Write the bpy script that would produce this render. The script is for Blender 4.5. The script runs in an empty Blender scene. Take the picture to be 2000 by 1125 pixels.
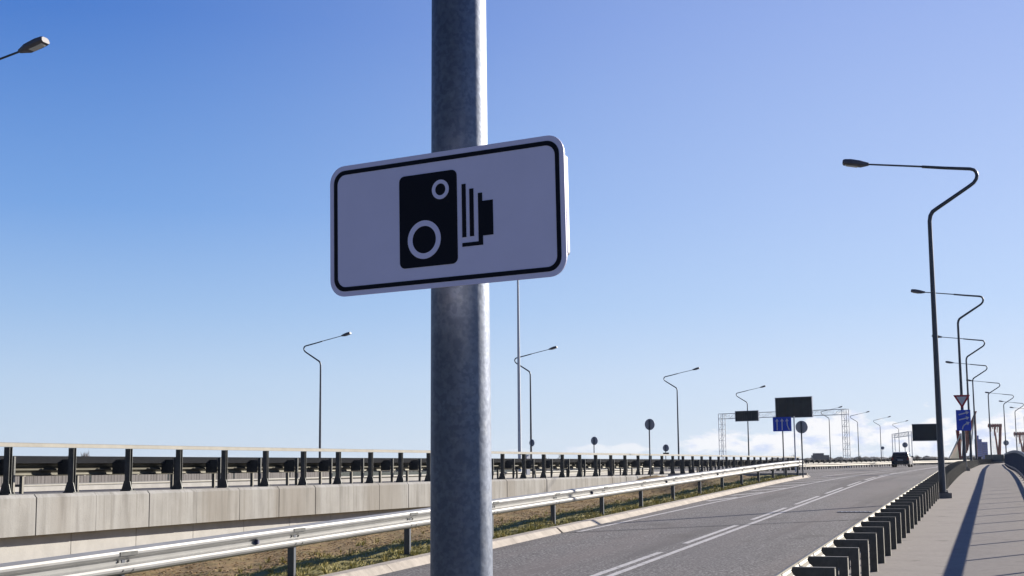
import bpy, math, random
from mathutils import Vector, Matrix
R = math.radians
random.seed(7)
scene = bpy.context.scene
COL = scene.collection

# ------------------------------------------------------------------ camera
EYE = Vector((0, 0, 1.9))
FPX = 2700.0
yaw, pitch, roll = R(-19.1), R(7.2), R(0.55)
fwd = Vector((math.sin(yaw)*math.cos(pitch), math.cos(yaw)*math.cos(pitch), math.sin(pitch)))
rgt = Vector((math.cos(yaw), -math.sin(yaw), 0))
upv = rgt.cross(fwd)
r2 = rgt*math.cos(roll) - upv*math.sin(roll)
u2 = upv*math.cos(roll) + rgt*math.sin(roll)
cd = bpy.data.cameras.new('camera'); cam = bpy.data.objects.new('camera', cd); COL.objects.link(cam)
M = Matrix((r2, u2, -fwd)).transposed().to_4x4(); M.translation = EYE
cam.matrix_world = M
cd.sensor_width = 36; cd.lens = 36*FPX/2000; cd.clip_start = .1; cd.clip_end = 12000
scene.camera = cam

def pz(x, y, Z):            # survey: a sight line from the camera station, at depth Z metres
    return EYE + ((x-1000)/FPX*r2 - (y-562.5)/FPX*u2 + fwd)*Z

# ------------------------------------------------------------------ sky, sun
SUN_AZ, SUN_EL = R(33), R(20)
w = bpy.data.worlds.new('World'); scene.world = w; w.use_nodes = True
nt = w.node_tree; nt.nodes.clear()
def N(t, **k):
    n = nt.nodes.new(t)
    for a, b in k.items(): setattr(n, a, b)
    return n
sky = N('ShaderNodeTexSky'); sky.sky_type = 'NISHITA'; sky.sun_disc = False
sky.sun_elevation = SUN_EL; sky.sun_rotation = SUN_AZ
sky.air_density = 1.0; sky.dust_density = 0.35; sky.ozone_density = 2.5
bg = N('ShaderNodeBackground'); bg.inputs[1].default_value = .1
out = N('ShaderNodeOutputWorld')
geo = N('ShaderNodeTexCoord')
sep = N('ShaderNodeSeparateXYZ'); nt.links.new(geo.outputs['Generated'], sep.inputs[0])
mp = N('ShaderNodeMapping'); mp.inputs['Scale'].default_value = (1, 1, 2.6)
nt.links.new(geo.outputs['Generated'], mp.inputs[0])
n1 = N('ShaderNodeTexNoise'); n1.inputs['Scale'].default_value = 26; n1.inputs['Detail'].default_value = 9; n1.inputs['Roughness'].default_value = .58
nt.links.new(mp.outputs[0], n1.inputs[0])
def math_(op, a, b=None, clamp=False):
    n = N('ShaderNodeMath', operation=op); n.use_clamp = clamp
    for i, v in enumerate((a, b)):
        if v is None: continue
        if isinstance(v, (int, float)): n.inputs[i].default_value = v
        else: nt.links.new(v, n.inputs[i])
    return n.outputs[0]
def mrange(v, a, b, c=0, d=1):
    n = N('ShaderNodeMapRange'); n.interpolation_type = 'SMOOTHSTEP'
    nt.links.new(v, n.inputs[0])
    for i, q in enumerate((a, b, c, d)): n.inputs[i+1].default_value = q
    return n.outputs[0]
el = sep.outputs[2]
# cumulus bank low over the far horizon, thicker towards the bridge (east)
az = math_('ARCTAN2', sep.outputs[0], sep.outputs[1])
top = mrange(az, R(-21), R(-3), .012, .050)
rel = math_('DIVIDE', el, top)
thr = mrange(rel, .2, 1.1, .38, .70)
cl = math_('MULTIPLY', math_('SUBTRACT', n1.outputs[0], thr), 14, True)
fade = mrange(az, R(-24), R(-7), .15, 1)
cl = math_('MULTIPLY', cl, fade); cl = math_('MULTIPLY', cl, mrange(rel, 1.0, 1.6, 1, 0))
cl = math_('MULTIPLY', cl, mrange(el, 0.000, .010, .35, 1))
n2 = N('ShaderNodeTexNoise'); n2.inputs['Scale'].default_value = 60; n2.inputs['Detail'].default_value = 6
nt.links.new(mp.outputs[0], n2.inputs[0])
shade = N('ShaderNodeMix', data_type='RGBA')
nt.links.new(mrange(n2.outputs[0], .30, .52), shade.inputs[0])
shade.inputs[6].default_value = (3.6, 4.1, 5.4, 1); shade.inputs[7].default_value = (5.5, 5.5, 5.65, 1)
# clear-air gradient measured away from and towards the sun, laid over the physical sky
EXPO = 1.74
def ramp(v, stops):
    n = N('ShaderNodeValToRGB'); n.color_ramp.interpolation = 'EASE' if False else 'LINEAR'
    nt.links.new(v, n.inputs[0]); e = n.color_ramp.elements
    while len(e) < len(stops): e.new(.5)
    for q, (p, c) in zip(e, stops): q.position = p; q.color = (*[x/EXPO for x in c], 1)
    return n.outputs[0]
zpos = math_('MAXIMUM', el, 0.)
away = ramp(zpos, [(0, (.56, .69, .86)), (.06, (.47, .62, .85)), (.11, (.33, .51, .82)), (.18, (.18, .365, .76)), (.31, (.062, .195, .61)), (.6, (.022, .075, .32)), (1, (.016, .055, .25))])
tow = ramp(zpos, [(0, (.64, .75, .90)), (.06, (.60, .71, .93)), (.11, (.50, .645, .93)), (.18, (.45, .58, .91)), (.31, (.34, .46, .85)), (.6, (.09, .16, .44)), (1, (.018, .06, .27))])
dt = N('ShaderNodeVectorMath', operation='DOT_PRODUCT'); nt.links.new(geo.outputs['Generated'], dt.inputs[0])
dt.inputs[1].default_value = (math.sin(SUN_AZ)*math.cos(SUN_EL), math.cos(SUN_AZ)*math.cos(SUN_EL), math.sin(SUN_EL))
gm = N('ShaderNodeMix', data_type='RGBA')
nt.links.new(mrange(dt.outputs['Value'], .36, .96), gm.inputs[0]); nt.links.new(away, gm.inputs[6]); nt.links.new(tow, gm.inputs[7])
rear = N('ShaderNodeVectorMath', operation='SCALE'); nt.links.new(gm.outputs[2], rear.inputs[0])
nt.links.new(math_('MULTIPLY', mrange(dt.outputs['Value'], -.75, .35, .32, 1.), 10.), rear.inputs['Scale'])
SKYCOL = N('ShaderNodeMix', data_type='RGBA'); SKYCOL.inputs[0].default_value = .08
nt.links.new(rear.outputs[0], SKYCOL.inputs[6]); nt.links.new(sky.outputs[0], SKYCOL.inputs[7])
mix = N('ShaderNodeMix', data_type='RGBA')
nt.links.new(math_('MULTIPLY', cl, .95), mix.inputs[0]); nt.links.new(SKYCOL.outputs[2], mix.inputs[6]); nt.links.new(shade.outputs[2], mix.inputs[7])
nt.links.new(mix.outputs[2], bg.inputs[0]); nt.links.new(bg.outputs[0], out.inputs[0])

sl = bpy.data.lights.new('sun', 'SUN'); sl.energy = 5.0; sl.angle = R(.53); sl.color = (1, .91, .79)
so = bpy.data.objects.new('sun', sl); COL.objects.link(so)
sd = Vector((math.sin(SUN_AZ)*math.cos(SUN_EL), math.cos(SUN_AZ)*math.cos(SUN_EL), math.sin(SUN_EL)))
so.rotation_euler = sd.to_track_quat('Z', 'Y').to_euler()
vs = scene.view_settings
vs.view_transform = 'Standard'; vs.look = 'None'; vs.exposure = 0.8; vs.gamma = 1

# ------------------------------------------------------------------ materials
def material(name, col, rough=.7, metal=0., var=.0, scale=4., bump=0., bscale=None, stretch=(1, 1, 1), col2=None, detail=6, spec=.5, extra=None, world=False):
    m = bpy.data.materials.new(name); m.use_nodes = True
    t = m.node_tree; b = t.nodes['Principled BSDF']
    b.inputs['Roughness'].default_value = rough; b.inputs['Metallic'].default_value = metal
    b.inputs['Specular IOR Level'].default_value = spec
    b.inputs['Base Color'].default_value = (*col, 1)
    if world:
        g = t.nodes.new('ShaderNodeNewGeometry').outputs['Position']
    else:
        g = t.nodes.new('ShaderNodeTexCoord').outputs['Object']
    mpn = t.nodes.new('ShaderNodeMapping'); mpn.inputs['Scale'].default_value = stretch
    t.links.new(g, mpn.inputs[0])
    if var or col2:
        n = t.nodes.new('ShaderNodeTexNoise'); n.inputs['Scale'].default_value = scale; n.inputs['Detail'].default_value = detail
        n.inputs['Roughness'].default_value = .62
        t.links.new(mpn.outputs[0], n.inputs[0])
        mr = t.nodes.new('ShaderNodeMapRange'); mr.inputs[1].default_value = .32; mr.inputs[2].default_value = .68
        t.links.new(n.outputs[0], mr.inputs[0])
        mx = t.nodes.new('ShaderNodeMix'); mx.data_type = 'RGBA'
        t.links.new(mr.outputs[0], mx.inputs[0])
        c2 = col2 or tuple(c*(1+var) for c in col)
        c1 = col if col2 else tuple(c*(1-var) for c in col)
        mx.inputs[6].default_value = (*c1, 1); mx.inputs[7].default_value = (*c2, 1)
        t.links.new(mx.outputs[2], b.inputs['Base Color'])
        m['mix'] = mx.name
    if bump:
        n3 = t.nodes.new('ShaderNodeTexNoise'); n3.inputs['Scale'].default_value = bscale or scale*3; n3.inputs['Detail'].default_value = 4
        t.links.new(g, n3.inputs[0])
        bp = t.nodes.new('ShaderNodeBump'); bp.inputs['Strength'].default_value = bump; bp.inputs['Distance'].default_value = .02
        t.links.new(n3.outputs[0], bp.inputs['Height']); t.links.new(bp.outputs[0], b.inputs['Normal'])
    if extra: extra(m, t, b, g)
    return m

def layer(t, b, fac, col, strength=1.):
    """lay another colour over the base colour where fac is 1"""
    mx = t.nodes.new('ShaderNodeMix'); mx.data_type = 'RGBA'
    src = b.inputs['Base Color'].links
    if src: t.links.new(src[0].from_socket, mx.inputs[6])
    else: mx.inputs[6].default_value = b.inputs['Base Color'].default_value
    mm = t.nodes.new('ShaderNodeMath'); mm.operation = 'MULTIPLY'; mm.inputs[1].default_value = strength
    t.links.new(fac, mm.inputs[0]); t.links.new(mm.outputs[0], mx.inputs[0]); mx.inputs[7].default_value = (*col, 1)
    t.links.new(mx.outputs[2], b.inputs['Base Color'])

def noise_fac(t, g, scale, lo, hi, stretch=(1, 1, 1), detail=5, kind='noise'):
    mpn = t.nodes.new('ShaderNodeMapping'); mpn.inputs['Scale'].default_value = stretch; t.links.new(g, mpn.inputs[0])
    if kind == 'noise':
        n = t.nodes.new('ShaderNodeTexNoise'); n.inputs['Detail'].default_value = detail; o = n.outputs[0]
    else:
        n = t.nodes.new('ShaderNodeTexVoronoi'); o = n.outputs['Color']
    n.inputs['Scale'].default_value = scale; t.links.new(mpn.outputs[0], n.inputs['Vector'])
    mr = t.nodes.new('ShaderNodeMapRange'); mr.inputs[1].default_value = lo; mr.inputs[2].default_value = hi
    t.links.new(o, mr.inputs[0]); return mr.outputs[0]

def galv_extra(m, t, b, g):
    layer(t, b, noise_fac(t, g, 62, .44, .56, detail=3), (.10, .12, .165), .5)
    layer(t, b, noise_fac(t, g, 34, .50, .64, (1, 1, .6), detail=6), (.27, .29, .32), .28)
    layer(t, b, noise_fac(t, g, 14, .52, .66, (1, 1, .35)), (.12, .14, .18), .3)
def asphalt_extra(m, t, b, g):
    layer(t, b, noise_fac(t, g, 24, .53, .62, detail=4), (.42, .41, .40), .8)
    layer(t, b, noise_fac(t, g, 21, .54, .63, (1, 1, 1.3), detail=4), (.03, .03, .032), .8)
    layer(t, b, noise_fac(t, g, 1.15, .50, .60, (1, .035, 1), detail=3), (.085, .08, .08), .6)
    layer(t, b, noise_fac(t, g, .9, .60, .68, (1, .5, 1), detail=9), (.07, .068, .066), .5)
    layer(t, b, noise_fac(t, g, .5, .45, .65, (2.0, .12, 1)), (.175, .155, .15), .55)
    layer(t, b, noise_fac(t, g, .25, .5, .7, (1, .4, 1)), (.12, .118, .125), .5)
def walk_extra(m, t, b, g):
    layer(t, b, noise_fac(t, g, 1.2, .45, .7), (.23, .21, .19), .5)
    layer(t, b, noise_fac(t, g, 60, .55, .7, detail=2), (.33, .31, .29), .5)
    layer(t, b, noise_fac(t, g, 2.6, .62, .72, detail=8), (.12, .11, .10), .5)
def concrete_extra(m, t, b, g):
    layer(t, b, noise_fac(t, g, 9, .5, .75, (1, 1, .06), detail=7), (.17, .16, .14), .6)
    layer(t, b, noise_fac(t, g, 2.2, .50, .62, (1, 1, .03), detail=6), (.40, .40, .385), .45)
    layer(t, b, noise_fac(t, g, .33, .52, .62, (1, 1, .1), detail=2), (.22, .20, .17), .55)
    layer(t, b, noise_fac(t, g, 3, .55, .7, (1, 1, .12), detail=7), (.13, .122, .11), .45)
    layer(t, b, noise_fac(t, g, 30, .6, .75, detail=3), (.18, .17, .15), .4)
def verge_extra(m, t, b, g):
    layer(t, b, noise_fac(t, g, 7, .5, .66, detail=8), (.09, .05, .025), .8)
    layer(t, b, noise_fac(t, g, 16, .54, .64, detail=6), (.42, .33, .19), .6)
    layer(t, b, noise_fac(t, g, .8, .5, .62, detail=5), (.22, .19, .07), .5)
    sx = t.nodes.new('ShaderNodeSeparateXYZ'); t.links.new(g, sx.inputs[0])
    nz = t.nodes.new('ShaderNodeTexNoise'); nz.inputs['Scale'].default_value = 1.1; nz.inputs['Detail'].default_value = 7; t.links.new(g, nz.inputs[0])
    ad = t.nodes.new('ShaderNodeMath'); ad.operation = 'MULTIPLY_ADD'; t.links.new(nz.outputs[0], ad.inputs[0]); ad.inputs[1].default_value = 2.6; t.links.new(sx.outputs[0], ad.inputs[2])
    mr = t.nodes.new('ShaderNodeMapRange'); t.links.new(ad.outputs[0], mr.inputs[0]); mr.inputs[1].default_value = -12.2+1.3; mr.inputs[2].default_value = -11.4+1.3
    layer(t, b, mr.outputs[0], (.27, .245, .09), .9)
MAT = {}
def mk():
    M_ = MAT
    M_['galv'] = material('galvanised_steel', (.17, .195, .25), .56, 1.0, .12, 6, .05, 60, extra=galv_extra)
    M_['rail'] = material('guardrail_steel', (.27, .275, .27), .45, .2, .10, 2.2, .02, 40, extra=lambda m, t, b, g: layer(t, b, noise_fac(t, g, 5, .55, .7, (1, .2, 3)), (.20, .20, .19), .5))
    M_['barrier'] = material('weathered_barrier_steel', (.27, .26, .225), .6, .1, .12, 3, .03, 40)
    M_['channel'] = material('shaded_channel', (.022, .024, .028), .95, 0, .1, 5, spec=.05)  # shade on the barrier's top rail, put into its near-black colour
    M_['deckbeam'] = material('shaded_deck_beam', (.09, .087, .07), .55, .7, .15, 3)  # bracket shade on the deck beams, put into one dark colour
    M_['postdark'] = material('barrier_post_steel', (.10, .105, .105), .5, .85, .2, 9, .05, 50)
    M_['lamp'] = material('lamp_post_steel', (.10, .11, .13), .5, .85, .12, 3)
    M_['head'] = material('lamp_housing', (.10, .10, .12), .5, .1, .08, 6)
    M_['glass'] = material('lamp_glass', (.55, .57, .58), .15, 0, spec=.8)
    M_['asphalt'] = material('asphalt', (.138, .133, .133), .92, 0, .12, 20, .35, 70, world=True, extra=asphalt_extra, spec=.3)
    M_['walk'] = material('sidewalk_asphalt', (.285, .26, .232), .93, 0, .1, 12, .25, 60, world=True, extra=walk_extra, spec=.3)
    M_['conc'] = material('precast_concrete', (.315, .312, .295), .88, 0, .12, 1.3, .2, 25, extra=concrete_extra, world=True, spec=.3)
    M_['conc2'] = material('pale_concrete', (.45, .445, .425), .88, 0, .10, 2.0, .2, 25, world=True, spec=.3)
    M_['kerb'] = material('kerb_concrete', (.43, .39, .335), .9, 0, .2, 3.0, .3, 30, world=True, spec=.3)
    M_['plinth'] = material('plinth_concrete', (.20, .195, .19), .9, 0, .12, 6, .2, 30, spec=.3)
    M_['paint'] = material('road_paint', (.52, .51, .50), .8, 0, .16, 12, world=True, extra=lambda m, t, b, g: layer(t, b, noise_fac(t, g, 9, .56, .66, detail=8), (.15, .145, .145), .75))
    M_['tar'] = material('joint_tar', (.022, .022, .025), .6, 0, .2, 8)
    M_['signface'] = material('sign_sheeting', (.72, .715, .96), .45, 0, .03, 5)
    M_['signblack'] = material('sign_black_film', (.005, .006, .014), .6, spec=.2)
    M_['signback'] = material('sign_back_aluminium', (.38, .41, .48), .6, .2, .06, 4)
    M_['white'] = material('white_metal', (.6, .6, .6), .4, 0, .03, 4)
    M_['board'] = material('sign_board_back', (.020, .032, .042), .8, 0, .15, 1.2)
    M_['blue'] = material('blue_sign_sheeting', (.010, .07, .62), .5)
    M_['wsym'] = material('white_sign_sheeting', (.62, .64, .68), .5)
    M_['red'] = material('red_sign_border', (.42, .02, .04), .5)
    M_['redsteel'] = material('red_bridge_steel', (.26, .008, .008), .8, 0, .15, .3)
    M_['cable'] = material('pale_stay_cable', (.88, .85, .76), .6)
    M_['tower'] = material('blue_tower_wall', (.045, .12, .55), .6, 0, .10, .1)  # strong blue for the walls and roofs of both towers
    M_['truss'] = material('gantry_steel', (.72, .74, .75), .8, 0, .06, 2)
    M_['car'] = material('shaded_car_paint', (.025, .022, .035), .3, .3, spec=.6)  # shade on the minivan's back, put into a dark copy of its paint
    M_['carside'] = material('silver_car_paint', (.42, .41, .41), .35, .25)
    M_['carglass'] = material('dark_car_glass', (.012, .014, .018), .08, 0, spec=.8)
    M_['tyre'] = material('tyre_rubber', (.015, .015, .015), .85)
    M_['rim'] = material('wheel_rim', (.3, .3, .31), .4, .7)
    M_['light'] = material('red_tail_lamp', (.25, .015, .012), .25)
    M_['plate'] = material('number_plate', (.5, .5, .48), .5)
    M_['navyrail'] = material('dark_blue_railing_paint', (.03, .055, .11), .5, .1, .1, 3)
    M_['darkwall'] = material('dark_parapet', (.075, .085, .08), .7, 0, .15, 2)
    M_['verge'] = material('verge_soil', (.25, .165, .08), .95, 0, 0, 2.5, .8, 14, col2=(.38, .27, .12), world=True, spec=.2,
        extra=verge_extra)
    M_['grass'] = material('grass_blades', (.30, .29, .075), .8, 0, 0, 1.8, col2=(.46, .38, .15), world=True, spec=.25)
    M_['litter'] = material('dead_leaves', (.20, .115, .055), .85, 0, 0, 5, col2=(.46, .34, .18), world=True, spec=.2)
    M_['land'] = material('far_land', (.09, .10, .06), .95, 0, .25, .02, world=True, spec=.1)
    M_['bark'] = material('bare_twigs', (.13, .10, .09), .9, 0, .2, 2)
    M_['wood'] = material('far_treetops', (.11, .10, .085), .95, 0, .3, .3, world=True)
    M_['fence'] = material('grey_board_fence', (.15, .14, .135), .85, 0, .3, 6, stretch=(1, 1, .05))
    M_['house'] = material('dark_grey_cladding', (.08, .085, .12), .7, 0, .1, .3)
    M_['reflect'] = material('reflector_housing', (.03, .04, .10), .5)
    M_['wintile'] = material('tower_window_glass', (.03, .08, .38), .5)
mk()

# ------------------------------------------------------------------ mesh builder
class MB:
    def __init__(s): s.v = []; s.f = []; s.sm = []
    def add(s, vs_, fs, smooth=False):
        o = len(s.v); s.v += [tuple(p) for p in vs_]; s.f += [tuple(i+o for i in f) for f in fs]; s.sm += [smooth]*len(fs)
    def box(s, c, d, rot=None, bev=0):
        x, y, z = d[0]/2, d[1]/2, d[2]/2
        vv = [Vector((i*x, j*y, k*z)) for i in (-1, 1) for j in (-1, 1) for k in (-1, 1)]
        if rot is not None: vv = [rot @ p for p in vv]
        c = Vector(c)
        s.add([p+c for p in vv], [(0, 1, 3, 2), (4, 6, 7, 5), (0, 4, 5, 1), (2, 3, 7, 6), (0, 2, 6, 4), (1, 5, 7, 3)])
        return s
    def beam(s, a, b, wd, ht, upd=(0, 0, 1)):
        a, b = Vector(a), Vector(b); d = (b-a); L = d.length; d.normalize()
        u = Vector(upd); sx = d.cross(u)
        if sx.length < 1e-5: sx = d.cross(Vector((1, 0, 0)))
        sx.normalize(); uz = sx.cross(d)
        rot = Matrix((sx, d, uz)).transposed()
        return s.box((a+b)/2, (wd, L, ht), rot)
    def tube(s, pts, rad, n=10, cap=True):
        pts = [Vector(p) for p in pts]
        if not hasattr(rad, '__len__'): rad = [rad]*len(pts)
        rings = []; prev = None
        for i, p in enumerate(pts):
            d = (pts[min(i+1, len(pts)-1)] - pts[max(i-1, 0)]).normalized()
            if prev is None:
                a = Vector((0, 1, 0)) if abs(d.y) < .9 else Vector((1, 0, 0))
                x = d.cross(a).normalized()
            else: x = (prev - d*prev.dot(d)).normalized()
            prev = x; y = d.cross(x)
            rings.append([p + (x*math.cos(2*math.pi*k/n) + y*math.sin(2*math.pi*k/n))*rad[i] for k in range(n)])
        vv = [q for r_ in rings for q in r_]; ff = []
        for i in range(len(pts)-1):
            for k in range(n):
                ff.append((i*n+k, i*n+(k+1) % n, (i+1)*n+(k+1) % n, (i+1)*n+k))
        s.add(vv, ff, True)
        if cap:
            s.add(rings[0], [tuple(reversed(range(n)))]); s.add(rings[-1], [tuple(range(n))])
        return s
    def prism(s, poly, o, ux, uy, th):
        """poly in plane (ux,uy) at o, extruded by vector th"""
        o, ux, uy, th = Vector(o), Vector(ux), Vector(uy), Vector(th); n = len(poly)
        a = [o+ux*p[0]+uy*p[1] for p in poly]; b = [p+th for p in a]
        s.add(a+b, [tuple(range(n)), tuple(reversed(range(n, 2*n)))] + [(i, n+i, n+(i+1) % n, (i+1) % n) for i in range(n)])
        return s
    def sweep(s, prof, path, closed=True, caps=True, smooth=False):
        """prof: (lateral to the right of travel, height)"""
        path = [Vector(p) for p in path]; n = len(prof); rings = []
        for i, p in enumerate(path):
            d = path[min(i+1, len(path)-1)] - path[max(i-1, 0)]; d.z = 0; d.normalize()
            rt = Vector((d.y, -d.x, 0))
            rings.append([p + rt*a + Vector((0, 0, h)) for a, h in prof])
        vv = [q for r_ in rings for q in r_]; ff = []
        m = n if closed else n-1
        for i in range(len(path)-1):
            for k in range(m):
                ff.append((i*n+k, (i+1)*n+k, (i+1)*n+(k+1) % n, i*n+(k+1) % n))
        s.add(vv, ff, smooth)
        if caps and closed:
            s.add(rings[0], [tuple(range(n))]); s.add(rings[-1], [tuple(reversed(range(n)))])
        return s
    def build(s, name, m, parent=None, loc=None):
        me = bpy.data.meshes.new(name)
        me.from_pydata(s.v, [], s.f); me.update()
        for p, q in zip(me.polygons, s.sm): p.use_smooth = q
        import bmesh
        bm = bmesh.new(); bm.from_mesh(me); bmesh.ops.recalc_face_normals(bm, faces=bm.faces); bm.to_mesh(me); bm.free()
        me.materials.append(MAT[m] if isinstance(m, str) else m)
        o = bpy.data.objects.new(name, me); COL.objects.link(o)
        if parent: o.parent = parent
        if loc is not None: o.location = loc
        return o

def tag(o, label=None, cat=None, group=None, kind=None):
    for k, v in (('label', label), ('category', cat), ('group', group), ('kind', kind)):
        if v: o[k] = v
    return o
def thing(name, loc, rz, label, cat, group=None):
    o = bpy.data.objects.new(name, None); COL.objects.link(o); o.location = loc; o.rotation_euler.z = rz
    o.empty_display_size = .2
    return tag(o, label, cat, group)
def structure(mb, name, m, kind='structure'):
    return tag(mb.build(name, m), kind=kind)
def copy_tree(o, parent=None):
    c = o.copy(); COL.objects.link(c); c.parent = parent
    for ch in list(o.children): copy_tree(ch, c)
    return c
def local(root, p):
    p = Vector(p) - root.location
    return Matrix.Rotation(-root.rotation_euler.z, 3, 'Z') @ p

# ------------------------------------------------------------------ lie of the land
def interp(tab, y):
    if y <= tab[0][0]: return tab[0][1]
    for i in range(len(tab)-1):
        a, b = tab[i], tab[i+1]
        if y <= b[0]:
            t = (y-a[0])/(b[0]-a[0])
            m0 = ((b[1]-a[1]) + (a[1]-tab[i-1][1])*(b[0]-a[0])/max(a[0]-tab[i-1][0], 1e-6))/2 if i else b[1]-a[1]
            if i+2 < len(tab): c = tab[i+2]; m1 = ((b[1]-a[1]) + (c[1]-b[1])*(b[0]-a[0])/(c[0]-b[0]))/2
            else: m1 = b[1]-a[1]
            return (2*t**3-3*t*t+1)*a[1] + (t**3-2*t*t+t)*m0 + (-2*t**3+3*t*t)*b[1] + (t**3-t*t)*m1
    a, b = tab[-2], tab[-1]
    return b[1] + (b[1]-a[1])/(b[0]-a[0])*(y-b[0])
def bend(y):                      # the ramp swings right far away
    if y < 150: return 0
    if y < 180: return .058*(y-150)**2/60
    return .058*(y-165)
def zw(y):                        # footway level
    if y < 58: return .0165*y
    if y < 86: t = (y-58)/28; return .957 + .0165*28*(t - t*t/2)
    return 1.188
LPX = [(8, -20.6), (20, -20.6), (36, -20.55), (45, -20.2), (55, -19.5), (65, -18.75), (75, -18.1), (91, -17.3), (106, -16.65), (122, -16.0)]
def lpx(y): return interp(LPX, y)  # edge of the upper deck
def zd(y): return 1.30 - .0028*(min(max(y, 0), 140)-25)
FBX = [(110, -16.45), (124, -15.9), (140, -15.2), (155, -14.1), (172, -11.9), (190, -9.4), (211, -6.75), (235, -4.9), (260, -3.5), (330, .5), (380, 3.4)]
def fbx(y): return interp(FBX, y)
def zroad(x, y):
    r = zw(y)-.12
    if y < 73: return r
    k = max(0, min(1, (-9 - x)/7)) * min(1, (y-73)/20)
    return r*(1-k) + (zd(y))*k

# ---------------- ground, carriageways, footway
mb = MB(); mb.add([(-1490, -55, -6), (890, -55, -6), (890, 1790, -6), (-1490, 1790, -6)], [(0, 1, 2, 3)])
structure(mb, 'ground', 'land')

def sheet(name, m, ys, xl, xr, zf, nx=8, dz=0, thick=None):
    mb = MB(); vv = []; ff = []
    for y in ys:
        a, b = xl(y), xr(y)
        for i in range(nx+1):
            x = a+(b-a)*i/nx; vv.append((x, y, zf(x, y)+dz))
    n = nx+1
    for j in range(len(ys)-1):
        for i in range(nx): ff.append((j*n+i, j*n+i+1, (j+1)*n+i+1, (j+1)*n+i))
    mb.add(vv, ff, True)
    return structure(mb, name, m)
def rng(a, b, st): 
    n = max(1, int(round((b-a)/st))); return [a+(b-a)*i/n for i in range(n+1)]
KX = -9.05
sheet('road', 'asphalt', rng(-4, 73, 2), lambda y: KX-.05, lambda y: -2.15, zroad, 6)
sheet('road', 'asphalt', rng(73, 380, 3), lambda y: lpx(y)+.2 if y < 115 else fbx(y)-.4, lambda y: -2.15+bend(y), zroad, 12)
# footway slab with kerb face towards the road
mb = MB(); ys = rng(-6, 380, 3)
mb.sweep([(-2.2, -.35), (-2.2, -.012), (-2.188, 0), (1.45, 0), (1.45, -.6), (-1.9, -.6)], [(bend(y), y, zw(y)) for y in ys])
structure(mb, 'sidewalk', 'walk')
# carriageway of the upper deck
sheet('bridge_deck', 'asphalt', rng(4, 124, 3), lambda y: lpx(y)-9.2, lambda y: lpx(y)-.42, lambda x, y: zd(y)-.06, 2)
sheet('far_carriageway', 'asphalt', rng(4, 380, 6), lambda y: -52, lambda y: (lpx(min(y, 122))-9.3) + max(0, y-122)*.05, lambda x, y: .55, 3)
mb = MB(); mb.sweep([(-.1, 0), (.1, 0), (.1, -6), (-.1, -6)], [(1.4+bend(y), y, zw(y)-.05) for y in rng(-6, 380, 6)])
structure(mb, 'embankment', 'conc')

# ---------------- verge between the ramp and the retaining wall
def zverge(x, y):
    base = zw(y)-.02
    d = KX-.36-x
    if d < 0: return base
    full = max(.5, (KX-.36)-(lpx(y))-1.3)
    t = max(0, min(1, (d-1.3)/full))
    e = max(0, min(1, (y-68)/5)); e = e*e*(3-2*e)
    drop = .88*(1-(1-t)**2.2)*(1-e)
    h = .025*math.sin(x*3.1+y*1.7)+.02*math.sin(x*7.3-y*4.1)+.012*math.sin(y*11+x*13)
    return base-drop+h*min(1, d/.5)
vy = rng(0, 73, .5)
mb = MB(); vv = []; ff = []; nx = 36
for y in vy:
    for i in range(nx+1):
        x = (KX-.34)+(lpx(y)+.3-(KX-.34))*i/nx; vv.append((x, y, zverge(x, y)))
for j in range(len(vy)-1):
    for i in range(nx): a = j*(nx+1)+i; ff.append((a, a+1, a+nx+2, a+nx+1))
mb.add(vv, ff, True); structure(mb, 'verge_ground', 'verge')
mb = MB(); rd = random.Random(3)                       # grass, thick beside the kerb
while len(mb.f) < 60000:
    y = 12+rd.random()**1.3*60; d = rd.random()**1.5*5.5
    x = KX-.40-d
    dens = 1 if d < 1.9 else max(.10, 1.1-(d-1.9)*1.1)
    dens *= .75+.35*math.sin(x*2.3+y*.9)*math.sin(y*1.7-x)
    if rd.random() > dens: continue
    h = rd.uniform(.02, .05)*(1 if d < 1.2 else .8); wd = rd.uniform(.006, .014)*(1+y/40); a = rd.random()*6.28; lean = rd.uniform(-.02, .07)
    z = zverge(x, y)-.01; c, s_ = math.cos(a)*wd, math.sin(a)*wd
    mb.add([(x-c, y-s_, z), (x+c, y+s_, z), (x+lean, y+rd.uniform(.0, .08), z+h)], [(0, 1, 2)])
for i in range(420):                                   # taller dry tufts, some leaning over the kerb
    y = 12+rd.random()**1.4*58; d = rd.choice((rd.uniform(-.02, .25), rd.uniform(0, 6))); x = KX-.38-d; z = zverge(x, y)-.01
    for k in range(rd.randint(8, 18)):
        a = rd.random()*6.28; h = rd.uniform(.06, .16); l = rd.uniform(.02, .10); wd = rd.uniform(.004, .009)*(1+y/40)
        bx, by = x+rd.uniform(-.04, .04), y+rd.uniform(-.04, .04)
        mb.add([(bx-wd*math.sin(a), by+wd*math.cos(a), z), (bx+wd*math.sin(a), by-wd*math.cos(a), z), (bx+l*math.cos(a), by+l*math.sin(a), z+h)], [(0, 1, 2)])
structure(mb, 'grass', 'grass', 'stuff')
mb = MB(); rd = random.Random(5)
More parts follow.
